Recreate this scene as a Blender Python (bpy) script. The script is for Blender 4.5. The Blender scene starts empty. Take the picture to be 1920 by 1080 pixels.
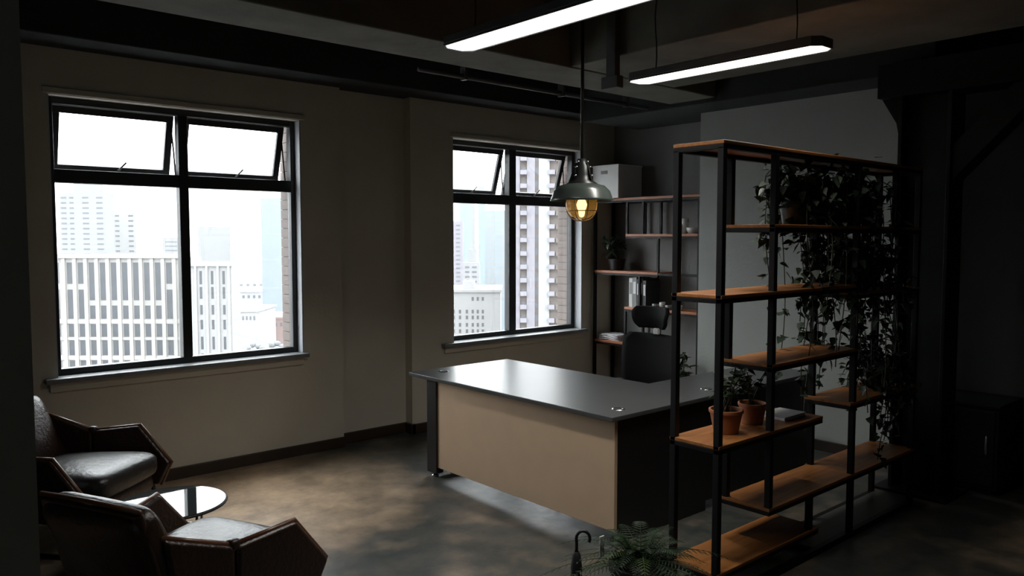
import bpy, bmesh, math, random
from mathutils import Vector, Matrix
random.seed(7)
R = math.radians
scene = bpy.context.scene
COL = scene.collection

# ------------------------------------------------------------------ camera
FPX, HOR, EYE, AZ = 1482.0, 448.0, 1.75, R(41.35)
PITCH = math.atan((540 - HOR) / FPX)
cam_data = bpy.data.cameras.new('camera')
cam = bpy.data.objects.new('camera', cam_data)
COL.objects.link(cam)
cam_data.sensor_width = 36
cam_data.lens = FPX / 1920 * 36
cam_data.clip_end = 3000
cam_data.clip_start = 0.02
cam.location = (0, 0, EYE)
cam.rotation_euler = (math.pi / 2 - PITCH, 0, -AZ)
scene.camera = cam

# ------------------------------------------------------------------ world, exposure
SKY = 14.0      # zenith radiance of the overcast sky; a third of it at the horizon
LED = 2.5       # glow of the lamp diffusers
LED_W = 18.0    # light thrown down by each linear lamp
world = bpy.data.worlds.new('overcast')
scene.world = world
world.use_nodes = True
bg = world.node_tree.nodes['Background']
bg.inputs[0].default_value = (0.96, 0.98, 1.0, 1)
wn = world.node_tree
wtc = wn.nodes.new('ShaderNodeTexCoord')
wsx = wn.nodes.new('ShaderNodeSeparateXYZ')
wmx = wn.nodes.new('ShaderNodeMath')
wmx.operation = 'MAXIMUM'
wmx.inputs[1].default_value = 0
wma = wn.nodes.new('ShaderNodeMath')
wma.operation = 'MULTIPLY_ADD'          # standard overcast sky: L = Lz (1 + 2 sin h) / 3
wma.inputs[1].default_value = SKY * 2 / 3
wma.inputs[2].default_value = SKY / 3
wn.links.new(wtc.outputs['Generated'], wsx.inputs[0])
wn.links.new(wsx.outputs['Z'], wmx.inputs[0])
wn.links.new(wmx.outputs[0], wma.inputs[0])
wn.links.new(wma.outputs[0], bg.inputs[1])
vs = scene.view_settings
vs.view_transform = 'Standard'
vs.look = 'None'
vs.gamma = 1
vs.exposure = 0
vs.use_curve_mapping = False
scene.cycles.max_bounces = 8
scene.cycles.diffuse_bounces = 5
scene.cycles.transparent_max_bounces = 16
scene.cycles.sample_clamp_indirect = 6


def portal(cx, cz, w, h):
    ld = bpy.data.lights.new('window_portal', 'AREA')
    ld.shape = 'RECTANGLE'
    ld.size, ld.size_y = w, h
    ld.energy = 1
    ld.cycles.is_portal = True
    o = bpy.data.objects.new('window_portal', ld)
    COL.objects.link(o)
    o.location = (cx, 6.35, cz)
    o.rotation_euler = (R(-90), 0, 0)


portal(2.05, 1.75, 2.0, 2.1)
portal(5.29, 1.72, 2.0, 2.1)


# ------------------------------------------------------------------ helpers
def pixel_ground(x, depth):
    """horizontal position on the ray through image column x, at a given depth"""
    s = (x - 960) / FPX
    fx, fy = math.sin(AZ), math.cos(AZ)
    rx, ry = math.cos(AZ), -math.sin(AZ)
    return (depth * (fx + s * rx), depth * (fy + s * ry))


def pixel_height(y, depth):
    return EYE - (y - HOR) / FPX * depth


class MB:
    def __init__(self):
        self.v, self.f = [], []

    def add(self, vs_, fs_):
        n = len(self.v)
        self.v += [tuple(p) for p in vs_]
        self.f += [tuple(i + n for i in f) for f in fs_]
        return self

    def box(self, x0, x1, y0, y1, z0, z1):
        return self.add([(x0, y0, z0), (x1, y0, z0), (x1, y1, z0), (x0, y1, z0), (x0, y0, z1), (x1, y0, z1), (x1, y1, z1), (x0, y1, z1)],
                        [(3, 2, 1, 0), (4, 5, 6, 7), (0, 1, 5, 4), (1, 2, 6, 5), (2, 3, 7, 6), (3, 0, 4, 7)])

    def prism(self, pts, off):
        """extrude a 3D polygon by vector off"""
        n = len(pts)
        off = Vector(off)
        a = [Vector(p) for p in pts]
        nrm = (a[1] - a[0]).cross(a[2] - a[0])
        if nrm.dot(off) > 0:
            a.reverse()
        b = [p + off for p in a]
        fs_ = [tuple(range(n)), tuple(range(2 * n - 1, n - 1, -1))]
        fs_ += [(i, i + n, (i + 1) % n + n, (i + 1) % n) for i in range(n)]
        return self.add(a + b, fs_)

    def slab(self, pts, t):
        """planar-ish polygon thickened by t to both sides of its plane"""
        a = [Vector(p) for p in pts]
        c = sum(a, Vector()) / len(a)
        nrm = Vector()
        for i in range(len(a)):
            nrm += (a[i] - c).cross(a[(i + 1) % len(a)] - c)
        nrm.normalize()
        return self.prism([p - nrm * t / 2 for p in a], nrm * t)

    def tube(self, pts, r, n=8, closed=False):
        pts = [Vector(p) for p in pts]
        m = len(pts)
        rs = r if isinstance(r, (list, tuple)) else [r] * m
        vs_, fs_ = [], []
        up = None
        for i, p in enumerate(pts):
            if closed:
                d = pts[(i + 1) % m] - pts[i - 1]
            else:
                d = pts[min(i + 1, m - 1)] - pts[max(i - 1, 0)]
            d.normalize()
            if up is None:
                up = Vector((0, 0, 1)) if abs(d.z) < .9 else Vector((1, 0, 0))
            s = d.cross(up)
            if s.length < 1e-4:
                s = d.cross(Vector((0, 1, 0)))
            s.normalize()
            up = s.cross(d).normalized()
            for k in range(n):
                a = 2 * math.pi * k / n
                vs_.append(p + (s * math.cos(a) + up * math.sin(a)) * rs[i])
        for i in range(m if closed else m - 1):
            j = (i + 1) % m
            for k in range(n):
                k2 = (k + 1) % n
                fs_.append((i * n + k, i * n + k2, j * n + k2, j * n + k))
        if not closed:
            fs_.append(tuple(range(n - 1, -1, -1)))
            fs_.append(tuple((m - 1) * n + k for k in range(n)))
        return self.add(vs_, fs_)

    def lathe(self, prof, c=(0, 0, 0), n=32, cap0=False, cap1=False):
        vs_, fs_ = [], []
        for (r, z) in prof:
            for k in range(n):
                a = 2 * math.pi * k / n
                vs_.append((c[0] + r * math.cos(a), c[1] + r * math.sin(a), c[2] + z))
        for i in range(len(prof) - 1):
            for k in range(n):
                k2 = (k + 1) % n
                fs_.append((i * n + k, i * n + k2, (i + 1) * n + k2, (i + 1) * n + k))
        if cap0:
            fs_.append(tuple(range(n - 1, -1, -1)))
        if cap1:
            m = (len(prof) - 1) * n
            fs_.append(tuple(m + k for k in range(n)))
        return self.add(vs_, fs_)

    def cushion(self, cx, cy, cz, lx, ly, lz, e=.35, n=20, m=12, puff=0.0):
        """soft rounded box (superellipsoid)"""
        def sp(v, p):
            return math.copysign(abs(v) ** p, v)
        vs_, fs_ = [], []
        for i in range(m + 1):
            ph = -math.pi / 2 + math.pi * i / m
            for k in range(n):
                th = 2 * math.pi * k / n
                x = sp(math.cos(ph), e) * sp(math.cos(th), e)
                y = sp(math.cos(ph), e) * sp(math.sin(th), e)
                z = sp(math.sin(ph), .6)
                z *= 1 + puff * (1 - x * x) * (1 - y * y)
                vs_.append((cx + x * lx / 2, cy + y * ly / 2, cz + z * lz / 2))
        for i in range(m):
            for k in range(n):
                k2 = (k + 1) % n
                fs_.append((i * n + k, i * n + k2, (i + 1) * n + k2, (i + 1) * n + k))
        return self.add(vs_, fs_)

    def mesh(self, name, off=None):
        me = bpy.data.meshes.new(name)
        vv = self.v if off is None else [(p[0] - off[0], p[1] - off[1], p[2] - off[2]) for p in self.v]
        me.from_pydata(vv, [], self.f)
        me.validate()
        me.update()
        return me


def root_of(o):
    while o.parent:
        o = o.parent
    return o


def link_mesh(name, me, mat, parent=None):
    o = bpy.data.objects.new(name, me)
    COL.objects.link(o)
    if mat and not me.materials:
        me.materials.append(mat)
    if parent:
        o.parent = parent
    return o


def part(name, mb, mat, parent=None, world=True, bevel=0, seg=2, smooth=False, sub=0, label=None):
    """one mesh object; geometry given in world space (default) or in the thing's own space"""
    off = root_of(parent).location if (parent and world) else None
    me = mb.mesh(name, off)
    o = link_mesh(name, me, mat, parent)
    if bevel:
        b = o.modifiers.new('bevel', 'BEVEL')
        b.width, b.segments, b.limit_method, b.angle_limit = bevel, seg, 'ANGLE', R(30)
    if sub:
        s = o.modifiers.new('sub', 'SUBSURF')
        s.levels = s.render_levels = sub
    if smooth or bevel or sub:
        for p in me.polygons:
            p.use_smooth = True
        if not (smooth or sub):
            w = o.modifiers.new('wn', 'WEIGHTED_NORMAL')
            w.keep_sharp = False
    if label:
        o['label'] = label
    return o


def tag(o, label, cat=None, group=None, kind=None):
    o['label'] = label
    if cat:
        o['category'] = cat
    if group:
        o['group'] = group
    if kind:
        o['kind'] = kind
    return o


def thing(name, loc, label, cat, group=None, rz=0, kind=None):
    o = bpy.data.objects.new(name, None)
    COL.objects.link(o)
    o.location = loc
    o.rotation_euler = (0, 0, rz)
    o.empty_display_size = .1
    return tag(o, label, cat, group, kind)


def B(*a):
    return MB().box(*a)


# ------------------------------------------------------------------ materials
MATS = {}


def mat(name, col, rough=.6, metal=0, var=0.0, scale=6, bump=0.0, bscale=40, spec=None, col2=None, emit=None, strength=0, coat=0):
    if name in MATS:
        return MATS[name]
    m = bpy.data.materials.new(name)
    m.use_nodes = True
    nt = m.node_tree
    p = nt.nodes['Principled BSDF']
    p.inputs['Base Color'].default_value = (*col, 1)
    p.inputs['Roughness'].default_value = rough
    p.inputs['Metallic'].default_value = metal
    if spec is not None:
        p.inputs['Specular IOR Level'].default_value = spec
    if coat:
        p.inputs['Coat Weight'].default_value = coat
        p.inputs['Coat Roughness'].default_value = .1
    if emit:
        p.inputs['Emission Color'].default_value = (*emit, 1)
        p.inputs['Emission Strength'].default_value = strength
    tc = nt.nodes.new('ShaderNodeTexCoord')
    if var or col2:
        nz = nt.nodes.new('ShaderNodeTexNoise')
        nz.inputs['Scale'].default_value = scale
        nz.inputs['Detail'].default_value = 6
        nt.links.new(tc.outputs['Object'], nz.inputs['Vector'])
        rp = nt.nodes.new('ShaderNodeValToRGB')
        c2 = col2 or tuple(c * (1 - var) for c in col)
        rp.color_ramp.elements[0].position = .35
        rp.color_ramp.elements[1].position = .65
        rp.color_ramp.elements[0].color = (*c2, 1)
        rp.color_ramp.elements[1].color = (*col, 1)
        nt.links.new(nz.outputs['Fac'], rp.inputs['Fac'])
        nt.links.new(rp.outputs['Color'], p.inputs['Base Color'])
    if bump:
        nb = nt.nodes.new('ShaderNodeTexNoise')
        nb.inputs['Scale'].default_value = bscale
        nb.inputs['Detail'].default_value = 4
        nt.links.new(tc.outputs['Object'], nb.inputs['Vector'])
        bn = nt.nodes.new('ShaderNodeBump')
        bn.inputs['Strength'].default_value = bump
        bn.inputs['Distance'].default_value = .02
        nt.links.new(nb.outputs['Fac'], bn.inputs['Height'])
        nt.links.new(bn.outputs['Normal'], p.inputs['Normal'])
    MATS[name] = m
    return m


def glass_mat(name, tint=(1, 1, 1), ior=1.5, rough=0.0, gloss=1.0):
    """thin pane: clear transmission plus a Fresnel reflection"""
    m = bpy.data.materials.new(name)
    m.use_nodes = True
    nt = m.node_tree
    nt.nodes.remove(nt.nodes['Principled BSDF'])
    out = nt.nodes['Material Output']
    t = nt.nodes.new('ShaderNodeBsdfTransparent')
    t.inputs['Color'].default_value = (*tint, 1)
    g = nt.nodes.new('ShaderNodeBsdfGlossy')
    g.inputs['Roughness'].default_value = rough
    g.inputs['Color'].default_value = (gloss, gloss, gloss, 1)
    # Schlick reflectance from the angle of view, the same on both faces of the pane
    f0 = ((ior - 1) / (ior + 1)) ** 2
    lw = nt.nodes.new('ShaderNodeLayerWeight')
    lw.inputs['Blend'].default_value = .5
    pw = nt.nodes.new('ShaderNodeMath')
    pw.operation = 'POWER'
    pw.inputs[1].default_value = 5
    fr = nt.nodes.new('ShaderNodeMath')
    fr.operation = 'MULTIPLY_ADD'
    fr.inputs[1].default_value = 1 - f0
    fr.inputs[2].default_value = f0
    nt.links.new(lw.outputs['Facing'], pw.inputs[0])
    nt.links.new(pw.outputs[0], fr.inputs[0])
    mx = nt.nodes.new('ShaderNodeMixShader')
    nt.links.new(fr.outputs[0], mx.inputs[0])
    nt.links.new(t.outputs[0], mx.inputs[1])
    nt.links.new(g.outputs[0], mx.inputs[2])
    nt.links.new(mx.outputs[0], out.inputs[0])
    MATS[name] = m
    return m


def floor_mat():
    m = bpy.data.materials.new('stained_concrete')
    m.use_nodes = True
    nt = m.node_tree
    p = nt.nodes['Principled BSDF']
    tc = nt.nodes.new('ShaderNodeTexCoord')
    n1 = nt.nodes.new('ShaderNodeTexNoise')
    n1.inputs['Scale'].default_value = 3.2
    n1.inputs['Detail'].default_value = 10
    n1.inputs['Roughness'].default_value = .72
    r1 = nt.nodes.new('ShaderNodeValToRGB')
    e = r1.color_ramp.elements
    e[0].position, e[0].color = .38, (.026, .034, .032, 1)
    e[1].position, e[1].color = .64, (.070, .064, .056, 1)
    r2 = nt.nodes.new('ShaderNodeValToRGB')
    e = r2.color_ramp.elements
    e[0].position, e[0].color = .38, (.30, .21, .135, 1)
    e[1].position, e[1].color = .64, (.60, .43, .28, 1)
    # first patch: brown stain with window light painted in; the others are added
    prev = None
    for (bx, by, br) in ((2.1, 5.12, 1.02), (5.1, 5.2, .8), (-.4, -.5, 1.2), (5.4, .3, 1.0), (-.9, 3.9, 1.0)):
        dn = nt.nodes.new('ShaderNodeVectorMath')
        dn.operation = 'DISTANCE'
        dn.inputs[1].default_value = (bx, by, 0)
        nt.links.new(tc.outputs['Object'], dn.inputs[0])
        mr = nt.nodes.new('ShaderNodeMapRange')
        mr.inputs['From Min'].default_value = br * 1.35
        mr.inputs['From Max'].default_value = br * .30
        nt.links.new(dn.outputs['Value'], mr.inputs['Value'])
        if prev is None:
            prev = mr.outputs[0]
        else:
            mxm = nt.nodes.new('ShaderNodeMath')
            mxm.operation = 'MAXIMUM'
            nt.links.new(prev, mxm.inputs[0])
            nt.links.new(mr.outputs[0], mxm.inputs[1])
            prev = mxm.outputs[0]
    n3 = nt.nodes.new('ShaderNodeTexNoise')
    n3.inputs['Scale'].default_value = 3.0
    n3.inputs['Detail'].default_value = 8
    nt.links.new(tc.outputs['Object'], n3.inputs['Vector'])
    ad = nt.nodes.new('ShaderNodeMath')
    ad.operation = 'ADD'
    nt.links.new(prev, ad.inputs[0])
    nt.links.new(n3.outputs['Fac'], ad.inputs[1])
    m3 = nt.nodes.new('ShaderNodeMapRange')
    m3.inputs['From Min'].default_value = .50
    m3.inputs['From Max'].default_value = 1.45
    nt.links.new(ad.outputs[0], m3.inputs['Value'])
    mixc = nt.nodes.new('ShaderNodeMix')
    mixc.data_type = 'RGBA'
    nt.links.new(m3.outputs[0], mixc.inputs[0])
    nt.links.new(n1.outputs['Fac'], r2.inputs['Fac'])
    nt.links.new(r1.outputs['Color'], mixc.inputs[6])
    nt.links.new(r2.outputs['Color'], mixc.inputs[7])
    n2 = nt.nodes.new('ShaderNodeTexNoise')
    n2.inputs['Scale'].default_value = 14
    n2.inputs['Detail'].default_value = 6
    mp = nt.nodes.new('ShaderNodeMapRange')
    mp.inputs['To Min'].default_value = .30
    mp.inputs['To Max'].default_value = .52
    bn = nt.nodes.new('ShaderNodeBump')
    bn.inputs['Strength'].default_value = .12
    bn.inputs['Distance'].default_value = .01
    for a, b in ((tc.outputs['Object'], n1.inputs['Vector']), (tc.outputs['Object'], n2.inputs['Vector']),
                 (n1.outputs['Fac'], r1.inputs['Fac']), (mixc.outputs[2], p.inputs['Base Color']),
                 (n2.outputs['Fac'], mp.inputs['Value']), (mp.outputs[0], p.inputs['Roughness']),
                 (n2.outputs['Fac'], bn.inputs['Height']), (bn.outputs['Normal'], p.inputs['Normal'])):
        nt.links.new(a, b)
    return m


def wood_mat(name, c1, c2, axis='X', rough=.45):
    m = bpy.data.materials.new(name)
    m.use_nodes = True
    nt = m.node_tree
    p = nt.nodes['Principled BSDF']
    p.inputs['Roughness'].default_value = rough
    tc = nt.nodes.new('ShaderNodeTexCoord')
    mp = nt.nodes.new('ShaderNodeMapping')
    mp.inputs['Scale'].default_value = (2, 28, 28) if axis == 'X' else (28, 2, 28)
    n = nt.nodes.new('ShaderNodeTexNoise')
    n.inputs['Scale'].default_value = 1.5
    n.inputs['Detail'].default_value = 5
    rp = nt.nodes.new('ShaderNodeValToRGB')
    rp.color_ramp.elements[0].position, rp.color_ramp.elements[0].color = .32, (*c1, 1)
    rp.color_ramp.elements[1].position, rp.color_ramp.elements[1].color = .68, (*c2, 1)
    nt.links.new(tc.outputs['Object'], mp.inputs['Vector'])
    nt.links.new(mp.outputs[0], n.inputs['Vector'])
    nt.links.new(n.outputs['Fac'], rp.inputs['Fac'])
    nt.links.new(rp.outputs['Color'], p.inputs['Base Color'])
    MATS[name] = m
    return m


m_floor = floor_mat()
m_wall = mat('painted_plaster', (.55, .51, .43), .8, var=.06, scale=3, bump=.08)
m_wall2 = mat('grey_plaster', (.36, .38, .36), .8, var=.06, scale=3, bump=.08)
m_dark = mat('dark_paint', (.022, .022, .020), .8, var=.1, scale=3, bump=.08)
m_ceil = mat('dark_ceiling_concrete', (.026, .028, .029), .9, var=.25, scale=2.5, bump=.2, bscale=15)
m_beam = mat('raw_beam_concrete', (.16, .16, .13), .9, var=.3, scale=3, bump=.2, bscale=15)
m_base = mat('brown_skirting', (.035, .022, .014), .5, var=.2)
m_alu = mat('black_aluminium', (.012, .013, .015), .4, var=.1)
m_sill = mat('grey_stone_sill', (.20, .21, .22), .35, var=.15, scale=20)
m_reveal = mat('pale_reveal', (.42, .44, .47), .5, var=.05)
m_tile = mat('brown_facing_tile', (.13, .105, .095), .7, var=.2, scale=9)
m_pane = glass_mat('window_glass', (.96, .98, .98))
m_steel = mat('black_steel', (.005, .005, .006), .5, var=.15, scale=20, spec=.25)
m_wood = wood_mat('pine_board', (.22, .080, .020), (.34, .135, .036))
m_woody = wood_mat('red_pine_board', (.30, .10, .045), (.42, .16, .075), 'Y')
m_chrome = mat('brushed_metal', (.55, .56, .58), .25, 1)

# ------------------------------------------------------------------ setting
YW, YN, YW2, YOUT = 5.88, 5.965, 5.86, 6.17
ZC, XR = 3.36, 6.2


def struct(name, mb, m, label, bevel=0):
    o = part(name, mb, m, bevel=bevel)
    return tag(o, label, kind='structure')


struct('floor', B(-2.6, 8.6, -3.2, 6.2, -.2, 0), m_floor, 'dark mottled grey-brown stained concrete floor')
ceil = struct('ceiling', B(-2.6, 8.6, -3.2, 6.2, ZC, ZC + .2), m_ceil, 'dark painted concrete ceiling slab')

W1 = (1.165, 2.935, .83, 2.69)
W2 = (4.43, 6.16, .785, 2.68)
mb = MB()
ZT = ZC + .1
# window wall: around opening one, niche, around opening two
mb.box(-2.6, W1[0], YW, YOUT, 0, ZT)
mb.box(W1[1], 3.285, YW, YOUT, 0, ZT)
mb.box(W1[0], W1[1], YW, YOUT, 0, W1[2])
mb.box(W1[0], W1[1], YW, YOUT, W1[3], ZT)
mb.box(3.285, 3.965, YN, YOUT, 0, ZT)
mb.box(3.965, W2[0], YW2, YOUT, 0, ZT)
mb.box(W2[1], 8.6, YW2, YOUT, 0, ZT)
mb.box(W2[0], W2[1], YW2, YOUT, 0, W2[2])
mb.box(W2[0], W2[1], YW2, YOUT, W2[3], ZT)
wall_back = struct('wall_back', mb, m_wall, 'grey-beige plaster wall with two windows')
# outer facing tiles on the window jambs
for W in (W1, W2):
    part('tile_bed', B(W[1] - .012, W[1] + .004, YOUT - .135, YOUT + .035, W[2], W[3]), mat('grey_mortar', (.09, .085, .08), .9), wall_back)
    n = 24
    h = (W[3] - W[2]) / n
    me = B(-.0, .03, 0, .17, 0, h - .004).mesh('tile')
    me.materials.append(m_tile)
    for i in range(n):
        o = link_mesh('tile', me, m_tile, wall_back)
        o.location = (W[1] - .025, YOUT - .13, W[2] + i * h)
mb = MB()
mb.box(6.66, 6.9, 4.40, 5.9, 0, ZT)
struct('wall_alcove', mb, mat('mid_grey_plaster', (.20, .205, .20), .8, var=.06, scale=3, bump=.08), 'mid grey alcove wall behind the bookcase')
struct('wall_right', B(XR, 6.9, 2.61, 4.40, 0, ZT), m_wall2, 'pale grey wall behind the desk and the shelving divider')
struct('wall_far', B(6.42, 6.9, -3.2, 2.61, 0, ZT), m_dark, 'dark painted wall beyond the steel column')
struct('wall_left', B(-2.6, -2.4, -3.2, 5.9, 0, ZT), m_wall2, 'grey side wall hidden at the left')
struct('wall_front', B(-2.6, 8.6, -3.2, -3.0, 0, ZT), m_wall2, 'grey wall behind the viewer')
struct('wall_partition', B(-2.45, .262, 1.5, 1.64, 0, ZT), mat('white_plaster', (.72, .73, .70), .8, var=.04, scale=3, bump=.08), 'dim grey partition wall edge in the left foreground')

mb = MB()
mb.box(-2.4, 3.285, YW - .018, YW + .01, 0, .085)
struct('baseboard_back', mb, m_base, 'dark brown skirting board under the large window', .004)
struct('trim_1', B(3.285, 3.965, YN - .02, YN + .01, 0, .09), m_base, 'dark skirting board in the shallow wall niche', .004)
struct('trim_2', MB().box(3.945, 3.99, YW2 - .02, YN - .02, 0, .09).box(3.95, 6.6, YW2 - .02, YW2 + .01, 0, .085), m_base,
       'brown skirting board under the window behind the desk', .004)
struct('baseboard_right', B(XR - .018, XR + .01, 2.6, 4.41, 0, .085), m_base, 'dark skirting board on the pale grey wall', .004)

# ceiling beams, children of the ceiling
part('beam', B(-2.4, 6.6, 3.96, 4.44, 2.95, ZC + .02), m_beam, ceil, bevel=.01)
part('beam', B(4.03, 5.2, -3.0, 3.955, 2.955, ZC + .02), m_beam, ceil, bevel=.01)
part('beam', B(-2.4, 6.6, 5.52, YOUT, 2.99, ZC + .02), m_ceil, ceil, bevel=.01)
part('beam', B(5.78, 6.65, 2.2, 5.5, 2.91, ZC + .02), m_ceil, ceil, bevel=.01)


def window(name, W, yw, gx, mull, tz, label, sill_x):
    """gx: outer glass edges; mull: mullion x range; tz: transom z range"""
    x0, x1, z0, z1 = W
    w = thing(name, ((x0 + x1) / 2, 6.0, z0), label, None, kind='structure')
    del_cat = w
    ya, yb = 5.965, 6.035
    # fixed frame: four bars and the middle mullion and transom
    part('frame_bar', B(x0, gx[0] - .012, ya, yb, z0, z1), m_alu, w, bevel=.004)
    part('frame_bar', B(gx[1] + .012, x1 - .012, ya, yb, z0, z1), m_alu, w, bevel=.004)
    part('frame_bar', B(gx[0] - .012, gx[1] + .012, ya, yb, z1 - .045, z1), m_alu, w, bevel=.004)
    part('frame_bar', B(gx[0] - .012, gx[1] + .012, ya, yb, z0, z0 + .045), m_alu, w, bevel=.004)
    part('mullion', B(mull[0], mull[1], ya - .005, yb, z0 + .045, z1 - .045), m_alu, w, bevel=.004)
    part('transom', B(gx[0] - .012, mull[0], ya, yb, tz[0], tz[1]), m_alu, w, bevel=.004)
    part('transom', B(mull[1], gx[1] + .012, ya, yb, tz[0], tz[1]), m_alu, w, bevel=.004)
    part('reveal', B(x1 - .012, x1 + .004, yw + .002, ya + .03, z0 + .002, z1 - .002), m_reveal, w)
    part('reveal', B(x0 - .004, x0 + .008, yw + .002, ya, z0 + .002, z1 - .002), m_reveal, w)
    # casing lip round the opening
    part('casing', MB().box(x0 - .03, x1 + .03, yw - .012, yw, z1 + .005, z1 + .045), m_wall, w, bevel=.004)
    for (a, b) in ((gx[0], mull[0]), (mull[1], gx[1])):
        part('pane', B(a - .004, b + .004, 5.997, 6.003, z0 + .04, tz[0] + .004), m_pane, w)
        # top hung sash, swung outwards at the bottom
        h = z1 - .045 - tz[1] + .02
        bar = .048
        wd = b - a
        fr = MB()
        fr.box(0, wd, 0, .03, -bar, 0).box(0, wd, 0, .03, -h, -h + bar).box(0, bar, 0, .03, -h + bar, -bar).box(wd - bar, wd, 0, .03, -h + bar, -bar)
        so = part('sash', fr, m_alu, w, world=False, bevel=.003)
        so.location = (a - w.location.x, .04, z1 - .045 - w.location.z)
        so.rotation_euler = (R(17), 0, 0)
        part('pane', B(bar - .004, wd - bar + .004, .012, .018, -h + bar - .004, -bar + .004), m_pane, so, world=False)
        hd = MB()
        hd.tube([(wd * .54, 0, -h + .03), (wd * .54, -.03, -h + .035), (wd * .60, -.035, -h + .095)], .006, 6)
        part('handle', hd, m_alu, so, world=False, smooth=True)
        st = MB()
        st.tube([(wd - .01, .0, -h * .25), (wd + .006, -.03, -h * .55), (wd + .004, -.01 - h * .26, -h * .97)], .006, 6)
        part('stay_arm', st, m_alu, so, world=False, smooth=True)
    part('window_sill', B(sill_x[0], sill_x[1], yw - .06, ya, z0 - .03, z0 + .002), m_sill, w, bevel=.005)
    part('apron', B(sill_x[0] + .03, sill_x[1] - .03, yw - .02, yw, z0 - .09, z0 - .03), m_wall, w, bevel=.003)
    return w


w1 = window('window_1', W1, YW, (1.222, 2.872), (2.012, 2.08), (2.125, 2.215), 'large black aluminium window above the leather armchairs', (1.09, 2.955))
w2 = window('window_2', W2, YW2, (4.495, 6.088), (5.21, 5.30), (2.09, 2.185), 'black aluminium window beyond the desk', (4.29, 6.2))
for w in (w1, w2):
    if 'category' in w:
        del w['category']

# ------------------------------------------------------------------ steel column with brace
c = thing('steel_column', (5.72, 2.19, 0), 'black steel column with diagonal braces at the far right', 'column')
part('flange', B(5.60, 5.84, 2.02, 2.045, .02, 2.95), m_steel, c, bevel=.003)
part('flange', B(5.60, 5.84, 2.335, 2.36, .02, 2.95), m_steel, c, bevel=.003)
part('web', B(5.705, 5.735, 2.045, 2.335, .02, 2.95), m_steel, c)
part('base_plate', B(5.52, 5.92, 1.95, 2.43, 0, .02), m_steel, c, bevel=.003)
part('brace', MB().prism([(5.63, 2.03, 2.12), (5.63, 2.03, 2.36), (5.63, 1.40, 3.0), (5.63, 1.2, 3.0)], (.18, 0, 0)), m_steel, c, bevel=.004)
part('gusset', MB().prism([(5.66, 2.36, 2.35), (5.66, 2.40, 2.55), (5.66, 2.50, 2.72), (5.66, 2.50, 2.95), (5.66, 2.36, 2.95)], (.12, 0, 0)), m_steel, c, bevel=.004)
part('beam', B(5.58, 5.86, -2.9, 2.50, 2.72, 2.949), m_steel, c, bevel=.004)

# ------------------------------------------------------------------ ceiling conduits
m_pipe = mat('grey_conduit', (.10, .10, .10), .5, var=.1)
m_pipe.node_tree.nodes['Principled BSDF'].inputs['Metallic'].default_value = .5
o = part('conduit', MB().tube([(3.05, 4.62, 2.90), (5.55, 4.62, 2.90)], .016, 10), m_pipe, smooth=True)
t = thing('ceiling_conduit', (4.3, 4.62, 2.9), 'thin grey conduit pipe running under the ceiling past the pendant lamp', 'pipe')
bpy.data.objects.remove(o)
part('pipe', MB().tube([(3.2, 4.62, 2.93), (5.70, 4.62, 2.93)], .018, 10), m_pipe, t, smooth=True)
for x in (3.6, 4.6, 5.4):
    part('clip', B(x - .012, x + .012, 4.59, 4.65, 2.905, ZC), m_pipe, t)
t = thing('conduit_drop', (4.02, 3.55, 2.9), 'grey trunking drop on the side of the ceiling beam', 'pipe')
part('trunking', B(3.98, 4.03, 3.50, 3.58, 2.82, ZC), m_pipe, t, bevel=.004)
part('box', B(3.965, 4.03, 3.47, 3.61, 2.74, 2.82), m_pipe, t, bevel=.006)


# ------------------------------------------------------------------ linear lights
m_led = mat('lit_diffuser', (.9, .9, .9), .5, emit=(1.0, .99, .95), strength=LED)
m_house = mat('grey_lamp_housing', (.10, .10, .10), .4, var=.05)


def linear_light(xc, y0, y1, label):
    t = thing('linear_light', (xc, (y0 + y1) / 2, 2.695), label, 'lamp', 'linear ceiling lights')
    w = .085
    c = .04
    # long octagonal tray, chamfered corners like the photo
    def oct(z, k):
        return [(xc - w + c - k, y0 - k, z), (xc + w - c + k, y0 - k, z), (xc + w + k, y0 + c - k, z), (xc + w + k, y1 - c + k, z),
                (xc + w - c + k, y1 + k, z), (xc - w + c - k, y1 + k, z), (xc - w - k, y1 - c + k, z), (xc - w - k, y0 + c - k, z)]
    part('housing', MB().prism(oct(2.706, .008), (0, 0, .040)), m_house, t, bevel=.004)
    part('diffuser', MB().prism(oct(2.700, 0), (0, 0, .005)), m_led, t)
    lip = MB()
    ia, ib = oct(2.697, .001), oct(2.697, .008)
    for k in range(8):
        j = (k + 1) % 8
        lip.prism([ia[k], ia[j], ib[j], ib[k]], (0, 0, .009))
    part('lip', lip, m_house, t)
    ld = bpy.data.lights.new('light_strip', 'AREA')
    ld.shape = 'RECTANGLE'
    ld.size, ld.size_y = .14, y1 - y0 - .06
    ld.energy = LED_W
    ld.color = (1.0, .96, .88)
    ld.spread = R(130)
    lo = bpy.data.objects.new('light_strip', ld)
    COL.objects.link(lo)
    lo.parent = t
    lo.location = (0, 0, 2.6985 - t.location.z)
    for y in (y0 + .16, y1 - .16):
        k = part('mount', MB().lathe([(.001, 2.77), (.012, 2.765), (.012, 2.745)], (xc, y, 0), 10), m_house, t, smooth=True)
        pts = [(xc + .012 * math.sin(i * 1.1), y + .006 * math.sin(i * .7), 2.765 + i * (ZC - 2.765) / 8) for i in range(9)]
        part('cable', MB().tube(pts, .004, 6), m_steel, k, smooth=True)
    return t


linear_light(2.45, 1.93, 3.22, 'lit white linear lamp hanging nearest the large window, cut by the top edge')
linear_light(3.80, 1.96, 3.18, 'lit white linear lamp hanging above the open shelving divider')

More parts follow.
